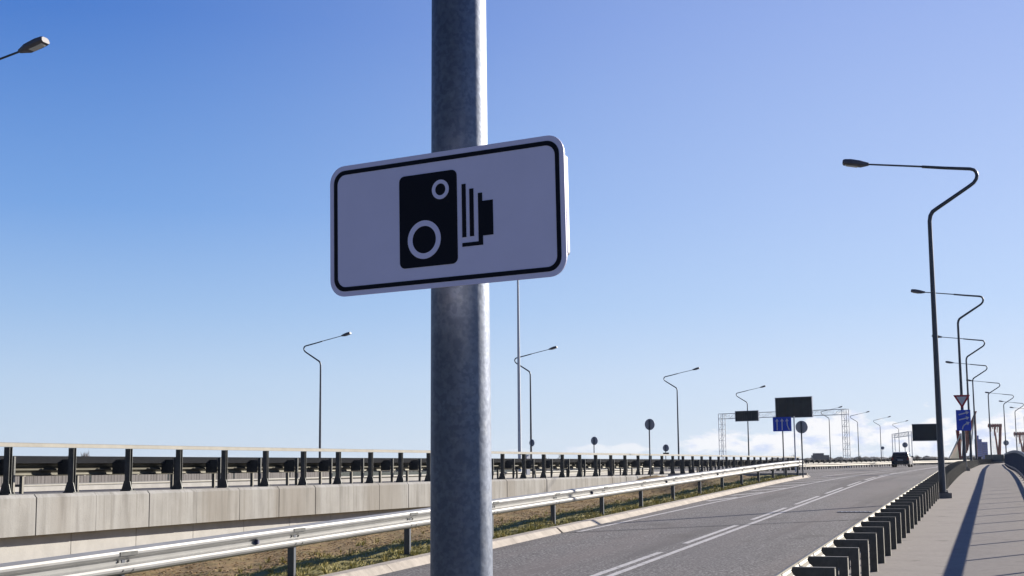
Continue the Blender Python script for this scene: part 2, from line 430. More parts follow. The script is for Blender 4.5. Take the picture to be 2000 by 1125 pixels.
while len(mb.f) < 30000:
    y = 12+rd.random()**1.3*60; x0 = KX-.5; x = x0-rd.random()**.8*(x0-lpx(y)-.4)
    d = x0-x
    if d < 1.9 and rd.random() > .10: continue
    if rd.random() > .9: continue
    if math.sin(x*1.9+y*1.3)+math.sin(y*2.9-x*2.1)+rd.uniform(-1, 1) < -.3: continue
    z = zverge(x, y); s_ = rd.uniform(.02, .05); a = rd.random()*6.28
    c, q = math.cos(a)*s_, math.sin(a)*s_; t1, t2 = rd.uniform(0, .025), rd.uniform(0, .025)
    mb.add([(x-c, y-q, z+.004), (x+q*.6, y-c*.6, z+t1), (x+c, y+q, z+.008), (x-q*.6, y+c*.6, z+t2)], [(0, 1, 2, 3)])
structure(mb, 'dead_leaves', 'litter', 'stuff')

# kerb along the verge: individual stones show as joints
mb = MB(); y = -.7
while y < 72.6:
    L = 3.0
    pass
    y1 = min(y+L-.012, 72.9)
    mb.sweep([(0, -.2), (0, .0), (-.11, .10), (-.13, .112), (-.33, .112), (-.33, -.2)], [(KX, y, zw(y)-.12), (KX, y1, zw(y1)-.12)])
    y += L
    if abs(y-29.3) < .1: y += .12
structure(mb, 'kerb', 'kerb')
mb = MB(); mb.box((-12.9, 72.98, zw(73)-.08), (7.3, .16, .34)); structure(mb, 'kerb', 'kerb')

# ---------------- road markings
def stripe(mb, x0, y0, x1, y1, wd, f=None, lift=.006):
    n = max(1, int(abs(y1-y0)/2)); d = Vector((x1-x0, y1-y0, 0)).normalized(); p = Vector((d.y, -d.x, 0))*wd/2
    vv = []
    for i in range(n+1):
        t = i/n; x, y = x0+(x1-x0)*t, y0+(y1-y0)*t
        for q in (-1, 1):
            X, Y = x+p.x*q, y+p.y*q; vv.append((X, Y, zroad(X, Y)+lift))
    mb.add(vv, [(2*i, 2*i+1, 2*i+3, 2*i+2) for i in range(n)])
mb = MB()
ys = rng(-2, 300, 4)
for a, b in zip(ys, ys[1:]): stripe(mb, -5.50+bend(a), a, -5.50+bend(b), b, .12)
y = 26.6-7.85*3
while y < 170:
    stripe(mb, -5.74+bend(y), y, -5.74+bend(y), y+5.8, .12); y += 7.85
for y0 in rng(86, 300, 12): pass
edge = [(29.5, -8.78), (36, -8.62), (44, -8.40), (56, -7.78), (68, -7.3), (80, -6.95), (100, -6.6)]
for i in range(len(edge)-1): stripe(mb, edge[i][1], edge[i][0], edge[i+1][1], edge[i+1][0], .12)
e2 = [(73.5, -8.6), (90, -8.1), (110, -7.5)]
for i in range(len(e2)-1): stripe(mb, e2[i][1], e2[i][0], e2[i+1][1], e2[i+1][0], .14)
for k in range(7):                                       # hatching at the gore
    y0 = 45+k*4.2; xe = -(interp([(a, -b) for a, b in edge], y0+2))
    stripe(mb, xe-.05, y0+2.2, -8.85, y0-.6, .22)
stripe(mb, -2.45, 80, -2.45, 240, .12) if False else None
structure(mb, 'road_markings', 'paint')
mb = MB()
def joint(x0, y0, x1, y1, wd=.07):
    n = 8
    for i in range(n):
        a, b = i/n, (i+1)/n
        xa, ya, xb, yb = x0+(x1-x0)*a, y0+(y1-y0)*a, x0+(x1-x0)*b, y0+(y1-y0)*b
        mb.add([(xa, ya-wd/2, zroad(xa, ya)+.011), (xb, yb-wd/2, zroad(xb, yb)+.011), (xb, yb+wd/2, zroad(xb, yb)+.011), (xa, ya+wd/2, zroad(xa, ya)+.011)], [(0, 1, 2, 3)])
joint(KX, 29.3, -2.2, 35.6, .10); joint(-9.0, 60.5, -2.2, 66.5, .16); joint(-8.5, 96, -2.2, 101, .25)
structure(mb, 'road_joint_markings', 'tar')
mb = MB(); mb.box((-3.6, 38.0, zroad(-3.6, 38)+.012), (.9, .35, .008)); 
for i in range(7): mb.box((-3.96+i*.12, 38.0, zroad(-3.6, 38)+.018), (.03, .30, .01))
o = tag(mb.build('drain_grating', 'galv'), 'flat pale drain grating set in the right-hand lane', 'drain')

# ---------------- retaining wall of the upper deck (precast fascia above, pale blocks below)
root = thing('retaining_wall', (lpx(10), 10, zd(10)), 0, 'long precast concrete retaining wall carrying the upper deck', 'wall')
ylist = []; y = 10.6
while y < 121: ylist.append(y); y += 2.2
for i, y in enumerate(ylist[:-1]):
    a, b = y+.014, ylist[i+1]-.014
    mb = MB(); j = random.uniform(-.012, .012)
    pts = [(lpx(q), q, zd(q)) for q in (a, (a+b)/2, b)]
    bottom = -.90 if y < 70 else -1.0
    mb.sweep([(-.45, -.0), (.26+j, -.0), (.33+j, -.075), (.33+j, bottom), (-.0, bottom), (-.0, -.5), (-.45, -.5)], pts)
    o = mb.build('fascia_panel', 'conc', root); o.location = -root.location
y = 9.4; k = 0
while y < 76:
    a, b = y+.012, y+2.62-.012
    mb = MB(); mb.sweep([(-.12, -.88), (.0, -.88), (.0, -2.6), (-.12, -2.6)], [(lpx(q)-.02, q, zd(q)) for q in (a, b)])
    o = mb.build('wall_block', 'conc2', root); o.location = -root.location; y += 2.62

# ---------------- railing on the upper deck
root = thing('bridge_railing', (lpx(14), 14, zd(14)), 0, 'metal railing with square posts along the edge of the upper deck', 'railing')
def put(mb, name, m, root): o = mb.build(name, m, root); o.location = -root.location; return o
mb = MB(); P = [(lpx(y)+.02, y, zd(y)+1.1) for y in rng(14, 121.8, 2)]
mb.sweep([(-.07, -.045), (-.07, .035), (-.05, .05), (.05, .05), (.07, .035), (.07, -.045)], P)
put(mb, 'handrail', 'barrier', root)
postm = MB()
postm.box((0, .045, .53), (.15, .012, 1.04)); postm.box((0, -.045, .53), (.15, .012, 1.04)); postm.box((0, 0, .53), (.012, .09, 1.04))
postm.box((0, 0, .012), (.30, .24, .024))
postm.prism([(-.075, .0), (-.17, .0), (-.15, .06), (-.09, .24), (-.075, .24)], (0, -.051, .02), (1, 0, 0), (0, 0, 1), (0, .012, 0))
postm.prism([(.075, .0), (.15, .0), (.13, .06), (.085, .22), (.075, .22)], (0, -.051, .02), (1, 0, 0), (0, 0, 1), (0, .012, 0))
for sx in (-.11, .11): postm.tube([(sx, .08, .02), (sx, .08, .06)], .014, 6)
first = None; y = 25.4-2.27*5
rp = None
while y < 121:
    if rp is None: rp = postm.build('post', 'postdark', root)
    else: rp = rp.copy(); COL.objects.link(rp); rp.parent = root
    rp.location = Vector((lpx(y), y, zd(y))) - root.location; y += 2.27

# ---------------- crash barriers: W-beam, spacer boxes, C posts
def wprof(side, z0, t=.004):
    base = [(0, -.155), (.018, -.15), (.066, -.125), (.081, -.10), (.081, -.075), (.066, -.052), (.02, -.03), (.004, -.012), (.004, .012), (.02, .03), (.066, .052), (.081, .075), (.081, .10), (.066, .125), (.018, .15), (0, .155)]
    a = [(side*d, z0+h) for d, h in base]; b = [(side*(d-t), z0+h) for d, h in reversed(base)]
    return a+b
def crash_barrier(name, path_f, z_f, y0, y1, label, side, channel=False, spacing=1.333, ph=0., beam_mat='barrier', post_mat='postdark', step=3, maxposts=100, depth=.40, full=False):
    """side -1: traffic face towards -X, posts on +X; path_f gives the post line"""
    p0 = Vector((path_f(y0), y0, z_f(y0)))
    root = thing(name, p0, 0, label, 'crash barrier')
    bx = side*depth
    mb = MB(); mb.sweep(wprof(side, .61 if channel else .388), [(path_f(y)+bx, y, z_f(y)) for y in rng(y0, y1, step)], smooth=False)
    put(mb, 'beam', beam_mat, root)
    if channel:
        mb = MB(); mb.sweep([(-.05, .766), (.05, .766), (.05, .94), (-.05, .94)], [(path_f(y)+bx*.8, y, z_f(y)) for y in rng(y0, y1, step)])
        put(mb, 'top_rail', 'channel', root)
    pm = MB()                                            # C-section post
    H = .53 if not channel else .92
    pm.box((0, -.002, H/2), (.094, .006, H)); pm.box((.045, .028, H/2), (.006, .054, H)); pm.box((-.045, .028, H/2), (.006, .054, H))
    for hz in (.2, .33): pm.tube([(.02, -.005, hz), (.02, -.018, hz)], .011, 6)
    sp = MB()                                            # spacer bracket
    x1 = side*.055; x2 = side*(depth-.015)
    top = .53 if not channel else .92
    prof = [(x1, top), (x2, top), (x2+side*.015, top-.03), (x2-side*.01, top-.075), (x2-side*.11, top-.16), (x2-side*.14, top-.24), (x1, top-.26)]
    if full: prof = [(x1, .86), (x2, .86), (x2, .49), (x2-side*.01, .48), (x1, .48)]
    if side < 0: prof = prof[::-1]
    sp.prism(prof, (0, -.012, 0), (1, 0, 0), (0, 0, 1), (0, .005, 0))
    fl = MB()  # sunlit edges of post and bracket, their light put into paler steel
    if channel: fl.box((.19, .0, .462), (.34, .07, .012)); fl.box((.045, .02, .23), (.008, .06, .46))
    else: fl.box((.0495, .048, .26), (.004, .096, .52)); fl.box(((x2-side*.0-x1)/2+side*0, .02, top+.003), (abs(x2)+abs(x1), .062, .006))
    sp.prism([(x1, top-.195), (x1, top-.2), (x2-side*.14, top-.2), (x2-side*.14, top-.195)] if side < 0 else [(x1, top-.2), (x1, top-.195), (x2-side*.14, top-.195), (x2-side*.14, top-.2)], (0, -.007, 0), (1, 0, 0), (0, 0, 1), (0, .05, 0))
    sp.tube([(x1*1.2, -.02, top-.03), (x1*1.2, -.01, top-.03)], .012, 6)
    p = s_ = f_ = None; y = y0+ph; n = 0
    rest = MB()
    while y < y1 and n < maxposts:
        loc = Vector((path_f(y), y, z_f(y))) - root.location
        if p is None:
            p = pm.build('post', post_mat, root); s_ = sp.build('spacer_bracket', post_mat, root); f_ = fl.build('sunlit_flange', 'barrier', s_)
        else:
            p = p.copy(); COL.objects.link(p); s_ = s_.copy(); COL.objects.link(s_)
            if f_: f_ = f_.copy(); COL.objects.link(f_); f_.parent = s_
        p.parent = root; s_.parent = root; p.location = loc; s_.location = loc
        n += 1; y += spacing
    while y < y1:
        q = Vector((path_f(y), y, z_f(y)))
        rest.box(q+Vector((0, 0, .3)), (.11, .05, .6)); rest.box(q+Vector(((x1+x2)/2, 0, .5)), (abs(x2-x1), .03, .2)); y += spacing
    if rest.f: tag(put(rest, 'far_posts', post_mat, root), kind='stuff')
    return root
crash_barrier('sidewalk_barrier', lambda y: -1.70+bend(y), zw, 9.6, 300, 'steel crash barrier with spacer brackets between the road and the sidewalk', -1, ph=.03)
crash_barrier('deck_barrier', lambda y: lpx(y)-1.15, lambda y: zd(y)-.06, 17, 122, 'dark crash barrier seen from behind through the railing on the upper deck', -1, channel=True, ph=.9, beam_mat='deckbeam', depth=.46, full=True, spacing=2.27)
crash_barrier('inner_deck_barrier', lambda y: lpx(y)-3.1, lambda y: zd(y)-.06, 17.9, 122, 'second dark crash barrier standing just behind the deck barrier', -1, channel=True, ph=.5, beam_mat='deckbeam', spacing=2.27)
crash_barrier('merge_barrier', lambda y: fbx(y)-.55, lambda y: zroad(fbx(y), y), 119, 350, 'pale crash barrier beyond the gore with its face towards the road', 1, ph=.2, spacing=1.333, beam_mat='barrier')
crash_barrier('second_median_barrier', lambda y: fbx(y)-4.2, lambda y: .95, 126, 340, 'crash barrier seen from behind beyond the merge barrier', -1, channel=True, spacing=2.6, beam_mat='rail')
crash_barrier('far_barrier', lambda y: lpx(min(y, 122))-13.5, lambda y: .75, 42, 122, 'white crash barrier on the far carriageway behind the deck barrier', 1, spacing=4.0, beam_mat='barrier')

# ---------------- guardrail along the verge
gx = -9.55
root = thing('roadside_guardrail', (gx, 6, zw(6)), 0, 'bright galvanised W-beam guardrail on slim posts beside the grass verge', 'guardrail')
mb = MB(); P = [(gx, y, zw(y)-.01) for y in rng(4, 73.4, 2.075)]
mb.sweep(wprof(1, .60), P, smooth=False); put(mb, 'beam', 'rail', root)
mb = MB(); mb.tube([(gx+.03, 73.4, zw(73)+.44), (gx-.02, 73.62, zw(73)+.52), (gx-.02, 73.62, zw(73)+.68), (gx+.03, 73.4, zw(73)+.76)], .03, 8); put(mb, 'end_cap', 'rail', root)
pm = MB(); pm.box((-.06, 0, .33), (.006, .055, .78)); pm.box((-.005, .0, .33), (.006, .055, .78)); pm.box((-.0325, -.0265, .33), (.055, .006, .78))
pm2 = MB(); pm2.box((-.04, -.03, .30), (.10, .006, .86)); pm2.box((.008, .0, .30), (.006, .06, .86)); pm2.box((-.088, .0, .30), (.006, .06, .86))
rm = MB(); rm.prism([(-.03, -.045), (.06, -.03), (.06, .03), (-.03, .045)], (.0, 0, .60), (1, 0, 0), (0, 0, 1), (0, .012, 0)); rm.box((.045, .03, .60), (.012, .05, .05))
sm_ = MB()
for dy in (-.1, .1):
    for hz in (.50, .60, .70): sm_.tube([(.04 if hz != .6 else .0, dy, hz), (.088 if hz != .6 else .022, dy, hz)], .013, 8)
sm_.box((.083, 0, .69), (.01, .34, .045)); 
p = r_ = s_ = None; y = 26.25-4.15*5; k = 0
while y < 73.3:
    loc = Vector((gx, y, zw(y)-.01)) - root.location
    if p is None: p = pm2.build('post', 'lamp', root); s_ = sm_.build('splice_bolts', 'postdark', root); 
    else: p = p.copy(); COL.objects.link(p); s_ = s_.copy(); COL.objects.link(s_)
    p.parent = s_.parent = root; p.location = loc; s_.location = loc
    if k % 2 == 0:
        l2 = Vector((gx, y+3.0, zw(y+3.0)-.01)) - root.location
        if r_ is None: r_ = rm.build('reflector', 'reflect', root)
        else: r_ = r_.copy(); COL.objects.link(r_)
        r_.parent = root; r_.location = l2
    y += 4.15; k += 1

# ---------------- footway railing (right)
def rx(y): return 1.02+bend(y) - (.2*min(1, max(0, (y-60)/40)))
root = thing('footway_railing', (rx(6), 6, zw(6)), 0, 'dark blue railing with fine upright bars along the right edge of the sidewalk', 'railing')
mb = MB(); P = [(rx(y), y, zw(y)+1.13) for y in rng(6, 170, 3)]
mb.sweep([(-.03, -.13), (.03, -.13), (.03, .0), (-.03, .0)], P); put(mb, 'handrail', 'navyrail', root)
mb = MB(); mb.sweep([(-.03, .12), (.03, .12), (.03, .20), (-.03, .20)], [(rx(y), y, zw(y)) for y in rng(6, 170, 3)]); put(mb, 'lower_rail', 'navyrail', root)
y = 6.9; p = None
while y < 169:
    loc = Vector((rx(y), y, zw(y)))-root.location
    if p is None:
        pm = MB(); pm.box((0, 0, .53), (.05, .08, 1.06)); pm.box((0, 0, .01), (.16, .16, .02)); p = pm.build('post', 'navyrail', root)
    else: p = p.copy(); COL.objects.link(p)
    p.parent = root; p.location = loc
    y1 = min(y+2.95, 170)
    bm_ = MB(); q = y+.12
    while q < y1-.06:
        b0 = Vector((rx(q), q, zw(q)))-root.location
        bm_.box(b0+Vector((0, 0, .585)), (.012, .008, .80)); q += .12
    bm_.build('infill_bars', 'navyrail', root)
    y += 2.95

# dark parapet across the end of the footway
a, b = pz(1926, 909.5, 178), pz(1960, 909.5, 170); a.z = b.z = zw(175)
root = thing('end_parapet', (a+b)/2, math.atan2((b-a).y, (b-a).x), 'low dark parapet crossing behind the lamp post at the far end of the sidewalk', 'parapet')
L = (b-a).length
mb = MB(); mb.box((0, 0, .68), (L, .2, .82)); mb.build('panel', 'darkwall', root)
mb = MB(); mb.box((0, -.02, .22), (L, .3, .14)); mb.build('lower_rail', 'rail', root)
mb = MB(); mb.box((0, 0, 1.12), (L+.2, .24, .05)); mb.build('coping', 'darkwall', root)

# ---------------- street lamps
def lamp_meshes(tilt, plinth=True):
    g = {}
    mb = MB(); zs = [0, .2, 2, 4, 6, 8, 8.45]
    pts = [(0, 0, z) for z in zs]; rad = [.102-.0046*z for z in zs]
    pts += [(.03, 0, 8.62), (.10, 0, 8.74), (.20, 0, 8.81)]; rad += [.063, .062, .061]
    mb.tube(pts, rad, 20); g['pole'] = (mb, 'galvp')
    up = lambda x: tilt*(1.3-x)
    raw = [(.20, 8.81), (1.20, 9.45), (1.34, 9.55), (1.42, 9.66), (1.45, 9.77), (1.43, 9.87), (1.37, 9.95), (1.26, 9.99), (.5, 10.08), (-.15, 10.17)]
    pts = [(x, 0, z+max(0, up(x))*(z > 9.9)) for x, z in raw]
    mb = MB(); mb.tube(pts, [.06, .055, .054, .054, .054, .054, .053, .052, .048, .045], 10); g['arm'] = (mb, 'lamp')
    HX = 1.74; z1 = 10.17+up(-.15); z2 = 10.38+up(-HX)
    mb = MB(); mb.tube([(-.12, 0, z1), (-HX-.07, 0, z2)], [.03, .027], 8); g['arm_extension'] = (mb, 'lamp')
    d = Vector((-HX+.15, 0, z2-z1)).normalized(); n = Vector((0, 1, 0)); uz = Vector((-d.z, 0, d.x)) if d.x > 0 else Vector((d.z, 0, -d.x))
    o = Vector((-HX, 0, z2))
    mb = MB()
    secs = [(0, .05, -.045, .04), (.06, .07, -.06, .05), (.26, .16, -.10, .09), (.55, .18, -.085, .12), (.74, .175, -.07, .11), (.80, .15, -.06, .085)]
    rings = []
    for s, hw, zb, zt in secs:
        c = o+d*s
        rings.append([c+n*-hw+uz*(zb*.4), c+n*-hw*.75+uz*zb, c+n*hw*.75+uz*zb, c+n*hw+uz*(zb*.4), c+n*hw*.9+uz*zt*.6, c+n*hw*.5+uz*zt, c-n*hw*.5+uz*zt, c-n*hw*.9+uz*zt*.6])
    vv = [q for r_ in rings for q in r_]; ff = []
    for i in range(len(rings)-1):
        for k in range(8): ff.append((i*8+k, i*8+(k+1) % 8, (i+1)*8+(k+1) % 8, (i+1)*8+k))
    ff += [tuple(range(8)), tuple(range(40, 48))]
    mb.add(vv, ff, False); g['lamp_head'] = (mb, 'head')
    mb = MB(); mb.add([o+d*.34+n*-.11-uz*.087, o+d*.34+n*.11-uz*.087, o+d*.74+n*.10-uz*.062, o+d*.74-n*.10-uz*.062,
                       o+d*.37+n*-.08-uz*.12, o+d*.37+n*.08-uz*.12, o+d*.70+n*.08-uz*.095, o+d*.70-n*.08-uz*.095],
                      [(0, 1, 2, 3), (4, 5, 6, 7), (0, 1, 5, 4), (1, 2, 6, 5), (2, 3, 7, 6), (3, 0, 4, 7)]); g['lens'] = (mb, 'glass')
    if plinth:
        mb = MB(); mb.prism([(-.27, -.22), (.27, -.22), (.27, .22), (-.27, .22)], (0, 0, -.05), (1, 0, 0), (0, 1, 0), (0, 0, .22)); g['plinth'] = (mb, 'plinth')
        mb = MB(); mb.box((0, 0, .185), (.34, .34, .03)); 
        for sx in (-.13, .13):
            for sy in (-.13, .13): mb.tube([(sx, sy, .19), (sx, sy, .25)], .018, 6)
        g['base_plate'] = (mb, 'lamp')
        mb = MB(); mb.box((0, -.099, 1.0), (.09, .02, .42)); g['service_door'] = (mb, 'lamp')
    return g
def make_lamp(loc, rz, label, group, tilt=0., plinth=True, polemat='lamp'):
    root = thing('street_lamp', loc, rz, label, 'street lamp', group)
    g = lamp_meshes(tilt, plinth); head = None
    for k in ('pole', 'arm', 'arm_extension', 'lamp_head', 'lens', 'plinth', 'base_plate', 'service_door'):
        if k not in g: continue
        m = polemat if g[k][1] == 'galvp' else g[k][1]
        o = g[k][0].build(k, m, head if k == 'lens' else root)
        if k == 'lamp_head': head = o
    return root
GR = 'hooked street lamps along the sidewalk'
near = make_lamp((-1.549, 3.98, zw(4)), 0, 'mottled galvanised lamp post close to the camera, carrying the speed camera sign', GR, polemat='galv')
R1 = make_lamp((-1.57, 43.9, zw(44)-.02), 0, 'tall hooked street lamp on a concrete plinth, the largest one whole in view', GR)
def clone(src, loc, label, rz=None):
    c = copy_tree(src); c.location = loc; c['label'] = label
    if rz is not None: c.rotation_euler.z = rz
    return c
rl = [(-1.70, 83.8, 'hooked street lamp on the sidewalk carrying the give way sign and a blue arrow sign'),
      (-1.86, 115.7, 'hooked street lamp just behind the one with the give way sign'),
      (-1.86, 147.7, 'hooked street lamp two behind the one with the give way sign, before the blue towers'),
      (-.55, 183.4, 'hooked street lamp in front of the dark end parapet'),
      (1.45, 219.3, 'hooked street lamp next beyond the end parapet, with a round sign on it'),
      (3.45, 254.1, 'small hooked street lamp second from the right edge of the photo'),
      (5.5, 286.8, 'smallest hooked street lamp at the right edge of the photo')]
for x, y, lab in rl: clone(R1, (x, y, zw(y)), lab)
GL = 'hooked street lamps beyond the upper deck'
L1 = make_lamp((-48.6, 95.3, 1.0), math.pi, 'hooked street lamp left of the camera sign post, behind the railing', GL, tilt=.09, plinth=False)
ll = [(-38.8, 116.8, 1.2, 'hooked street lamp right beside the tall plain mast'),
      (-32.55, 148.8, 1.1, 'hooked street lamp between the round signs and the gantry'),
      (-31.1, 185.6, .9, 'hooked street lamp rising behind the small dark board of the gantry'),
      (-29.2, 265.2, .9, 'hooked street lamp just left of the right gantry leg'),
      (-27.1, 299, 1., 'hooked street lamp just right of the right gantry leg'),
      (-25.4, 336.9, 1., 'small hooked street lamp above the minivan, with a small sign at its foot'),
      (-23.7, 375.9, 1., 'smallest hooked street lamp beside the far gantry')]
for x, y, z, lab in ll: clone(L1, (x, y, z), lab)
make_lamp((-24.0, 27.3, 1.40), math.pi, 'street lamp reaching in from the upper left with only its arm and head in view', GL, tilt=.10, plinth=False)

# plain mast beside the second lamp
p0 = pz(1015, 888, 95); root = thing('tall_mast', (p0.x, p0.y, .9), 0, 'tall plain light mast whose top is hidden by the camera sign', 'mast')
mb = MB(); mb.tube([(0, 0, 0), (0, 0, 8), (0, 0, 15.4)], [.13, .1, .06], 12); mb.build('shaft', 'truss', root)
mb = MB(); mb.tube([(-.3, 0, 15.3), (.3, 0, 15.3)], .04, 8); mb.box((-.35, 0, 15.3), (.3, .2, .12)); mb.box((.35, 0, 15.3), (.3, .2, .12)); mb.build('floodlight_bar', 'head', root)

# ---------------- the camera sign
def rrect(w_, h_, r, n=8):
    pts = []
    for cx, cy, a0 in ((w_/2-r, h_/2-r, 0), (-w_/2+r, h_/2-r, 90), (-w_/2+r, -h_/2+r, 180), (w_/2-r, -h_/2+r, 270)):
        for i in range(n+1):
            a = R(a0+90*i/n); pts.append((cx+r*math.cos(a), cy+r*math.sin(a)))
    return pts
SC = EYE + (Vector((-1.1137, 2.7554, 2.4283))-EYE)*(4/3)
root = thing('camera_sign', SC, R(-9.76), 'white rectangular speed camera sign with black border on the near lamp post', 'road sign')
# sign plane: local x right, local -y to the camera, z up; slight lean clockwise
LEAN = Matrix.Rotation(R(-.71), 3, 'Y')
def onface(poly, y, th, mb=None):
    mb = mb or MB(); ux = LEAN @ Vector((1, 0, 0)); uz = LEAN @ Vector((0, 0, 1))
    mb.prism(poly, (0, y, 0), ux, uz, (0, th, 0)); return mb
def ringface(outer, inner, y, th, mb=None):
    mb = mb or MB(); n = len(outer); ux = LEAN @ Vector((1, 0, 0)); uz = LEAN @ Vector((0, 0, 1))
    A = [ux*p[0]+uz*p[1]+Vector((0, y, 0)) for p in outer]; B = [ux*p[0]+uz*p[1]+Vector((0, y, 0)) for p in inner]
    T = Vector((0, th, 0))
    mb.add(A+B+[p+T for p in A]+[p+T for p in B],
        [(i, (i+1) % n, n+(i+1) % n, n+i) for i in range(n)] + [(2*n+i, 3*n+i, 3*n+(i+1) % n, 2*n+(i+1) % n) for i in range(n)] +
        [(i, 2*n+i, 2*n+(i+1) % n, (i+1) % n) for i in range(n)] + [(n+i, n+(i+1) % n, 3*n+(i+1) % n, 3*n+i) for i in range(n)])
    return mb
W_, H_ = .80, .40
onface(rrect(W_, H_, .052), 0, .004).build('panel', 'signface', root)
onface(rrect(W_-.004, H_-.01, .05), .004, .006).build('rolled_edge', 'signface', root)
onface(rrect(W_-.001, H_-.115, .010), .0102, .013).build('rear_channel', 'white', root)
ringface(rrect(W_-.030, H_-.030, .040), rrect(W_-.056, H_-.056, .030), -.0012, .0012).build('border', 'signblack', root)
# pictogram, measured on the sign face (origin at its middle)
S = .8
def fx(u): return u
pic = MB()
bx0, bx1, by0, by1 = -.147, .0517, -.135, .1408
bw, bh = bx1-bx0, by1-by0; cx, cy = (bx0+bx1)/2, (by0+by1)/2
def shift(poly, dx, dy): return [(p[0]+dx, p[1]+dy) for p in poly]
onface(shift(rrect(bw, bh, .018), cx, cy), -.0014, .0014, pic)
for (px0, px1, py0, py1) in ((.068, .0813, -.0617, .094), (.0935, .107, -.061, .0777),):
    onface([(px0, py0), (px1, py0), (px1, py1), (px0, py1)], -.0014, .0014, pic)
onface([(.0675, -.0892), (.1363, -.0892), (.1363, -.0629), (.1705, -.0629), (.1705, .0378), (.1358, .0378), (.1358, .062), (.122, .062), (.122, -.0782), (.0675, -.0782)], -.0014, .0014, pic)
po = pic.build('camera_symbol', 'signblack', root)
def circ(r, cx, cy, n=48): return [(cx+r*math.cos(2*math.pi*i/n), cy+r*math.sin(2*math.pi*i/n)) for i in range(n)]
ringface(circ(.0288, -.0036, .0872), circ(.0175, -.0036, .0872), -.0024, .0012).build('lens_ring', 'signface', po)
ringface(circ(.0568, -.0612, -.0553), circ(.0405, -.0612, -.0553), -.0024, .0012).build('lens_ring', 'signface', po)
# clamps holding it to the post
pc = local(root, (-1.549, 3.98, 0)); 
for hz in (-.11, .11):
    mb = MB(); c0 = Vector((pc.x, pc.y, hz))
    mb.box((pc.x, .052, hz), (.16, .022, .03)); mb.box((pc.x-.06, .06, hz), (.012, .05, .03)); mb.box((pc.x+.06, .06, hz), (.012, .05, .03))
    mb.tube([c0+Vector((.095*math.cos(a), .095*math.sin(a), 0)) for a in [i*math.pi/8 for i in range(17)]], .006, 6); mb.build('clamp', 'galv', root)

# ---------------- signs on the sidewalk lamp, and others
lx, ly = -1.70, 83.8
root = thing('give_way_sign', (lx, ly-.10, zw(84)+3.55), R(-2), 'white give way triangle with red border on a street lamp', 'road sign')
t0 = [(-.47, .78), (.47, .78), (0, .0)]
def rtri(s, r=.05):
    pts = []; base = [Vector(p) for p in t0]; c = Vector((0, .52)); tri = [c+(p-c)*s for p in base]
    for i in range(3):
        p, a, b = tri[i], tri[i-1], tri[(i+1) % 3]; u, v = (a-p).normalized(), (b-p).normalized()
        for k in range(5):
            t = k/4; q = p+u*r*(1-t)**2+v*r*t**2; pts.append((q.x, q.y))
    return pts
LEAN = Matrix.Identity(3)
onface(rtri(1), 0, .02).build('panel', 'red', root); onface(rtri(.62, .02), -.004, .004).build('face', 'wsym', root)
def arrow(mb, pts, wd=.065, hl=.17, hw=.22, y=-.004):
    pts = [Vector(p) for p in pts]
    for a, b in zip(pts, pts[1:]):
        d = (b-a).normalized(); n = Vector((-d.y, d.x))*wd/2; e = d*.01
        onface([tuple(a-n-e), tuple(b-n+e), tuple(b+n+e), tuple(a+n-e)], y, .003, mb)
    d = (pts[-1]-pts[-2]).normalized(); n = Vector((-d.y, d.x)); tip = pts[-1]+d*hl
    onface([tuple(pts[-1]-n*hw/2), tuple(tip), tuple(pts[-1]+n*hw/2)], y-.001, .003, mb)
root = thing('merge_arrow_sign', (lx+.02, ly-.14, zw(84)+2.30), R(-2), 'upright blue sign with three white arrows pointing right, on a street lamp', 'road sign')
onface(shift(rrect(.80, 1.18, .03), .02, .58), 0, .02).build('panel', 'blue', root)
mb = MB(); arrow(mb, [(-.22, .90), (.18, 1.0)]); arrow(mb, [(-.22, .60), (.18, .70)]); arrow(mb, [(-.06, .08), (-.02, .22), (.06, .32), (.20, .39)]); mb.build('arrows', 'wsym', root)
# blue lane sign beyond the railing
q = pz(1531, 910, 86); root = thing('lane_arrow_sign', (q.x, q.y, 1.1), R(-14), 'blue sign with three white arrows pointing up, on a post beyond the railing', 'road sign')
onface(shift(rrect(1.22, .88, .03), 0, 2.8+.22), -.06, .02).build('panel', 'blue', root)
mb = MB(); arrow(mb, [(-.33, 2.66), (-.33, 3.2)], y=-.066); arrow(mb, [(0, 2.66), (0, 3.2)], y=-.066); arrow(mb, [(.48, 2.66), (.40, 2.80), (.34, 2.95), (.33, 3.2)], y=-.066); mb.build('arrows', 'wsym', root)
mb = MB(); mb.tube([(0, 0, -.2), (0, 0, 3.4)], .04, 10); mb.build('post', 'lamp', root)
q = pz(1554, 910, 96); root = thing('sign_pole', (q.x, q.y, 1.0), 0, 'slim bare steel pole between the blue lane sign and a round sign back', 'pole')
mb = MB(); mb.tube([(0, 0, -.1), (0, 0, 3.9)], .05, 10); mb.build('shaft', 'truss', root); mb = MB(); mb.tube([(0, 0, 3.9), (0, 0, 3.95)], .06, 10); mb.build('cap', 'lamp', root)
RG = 'round road signs seen from the back'
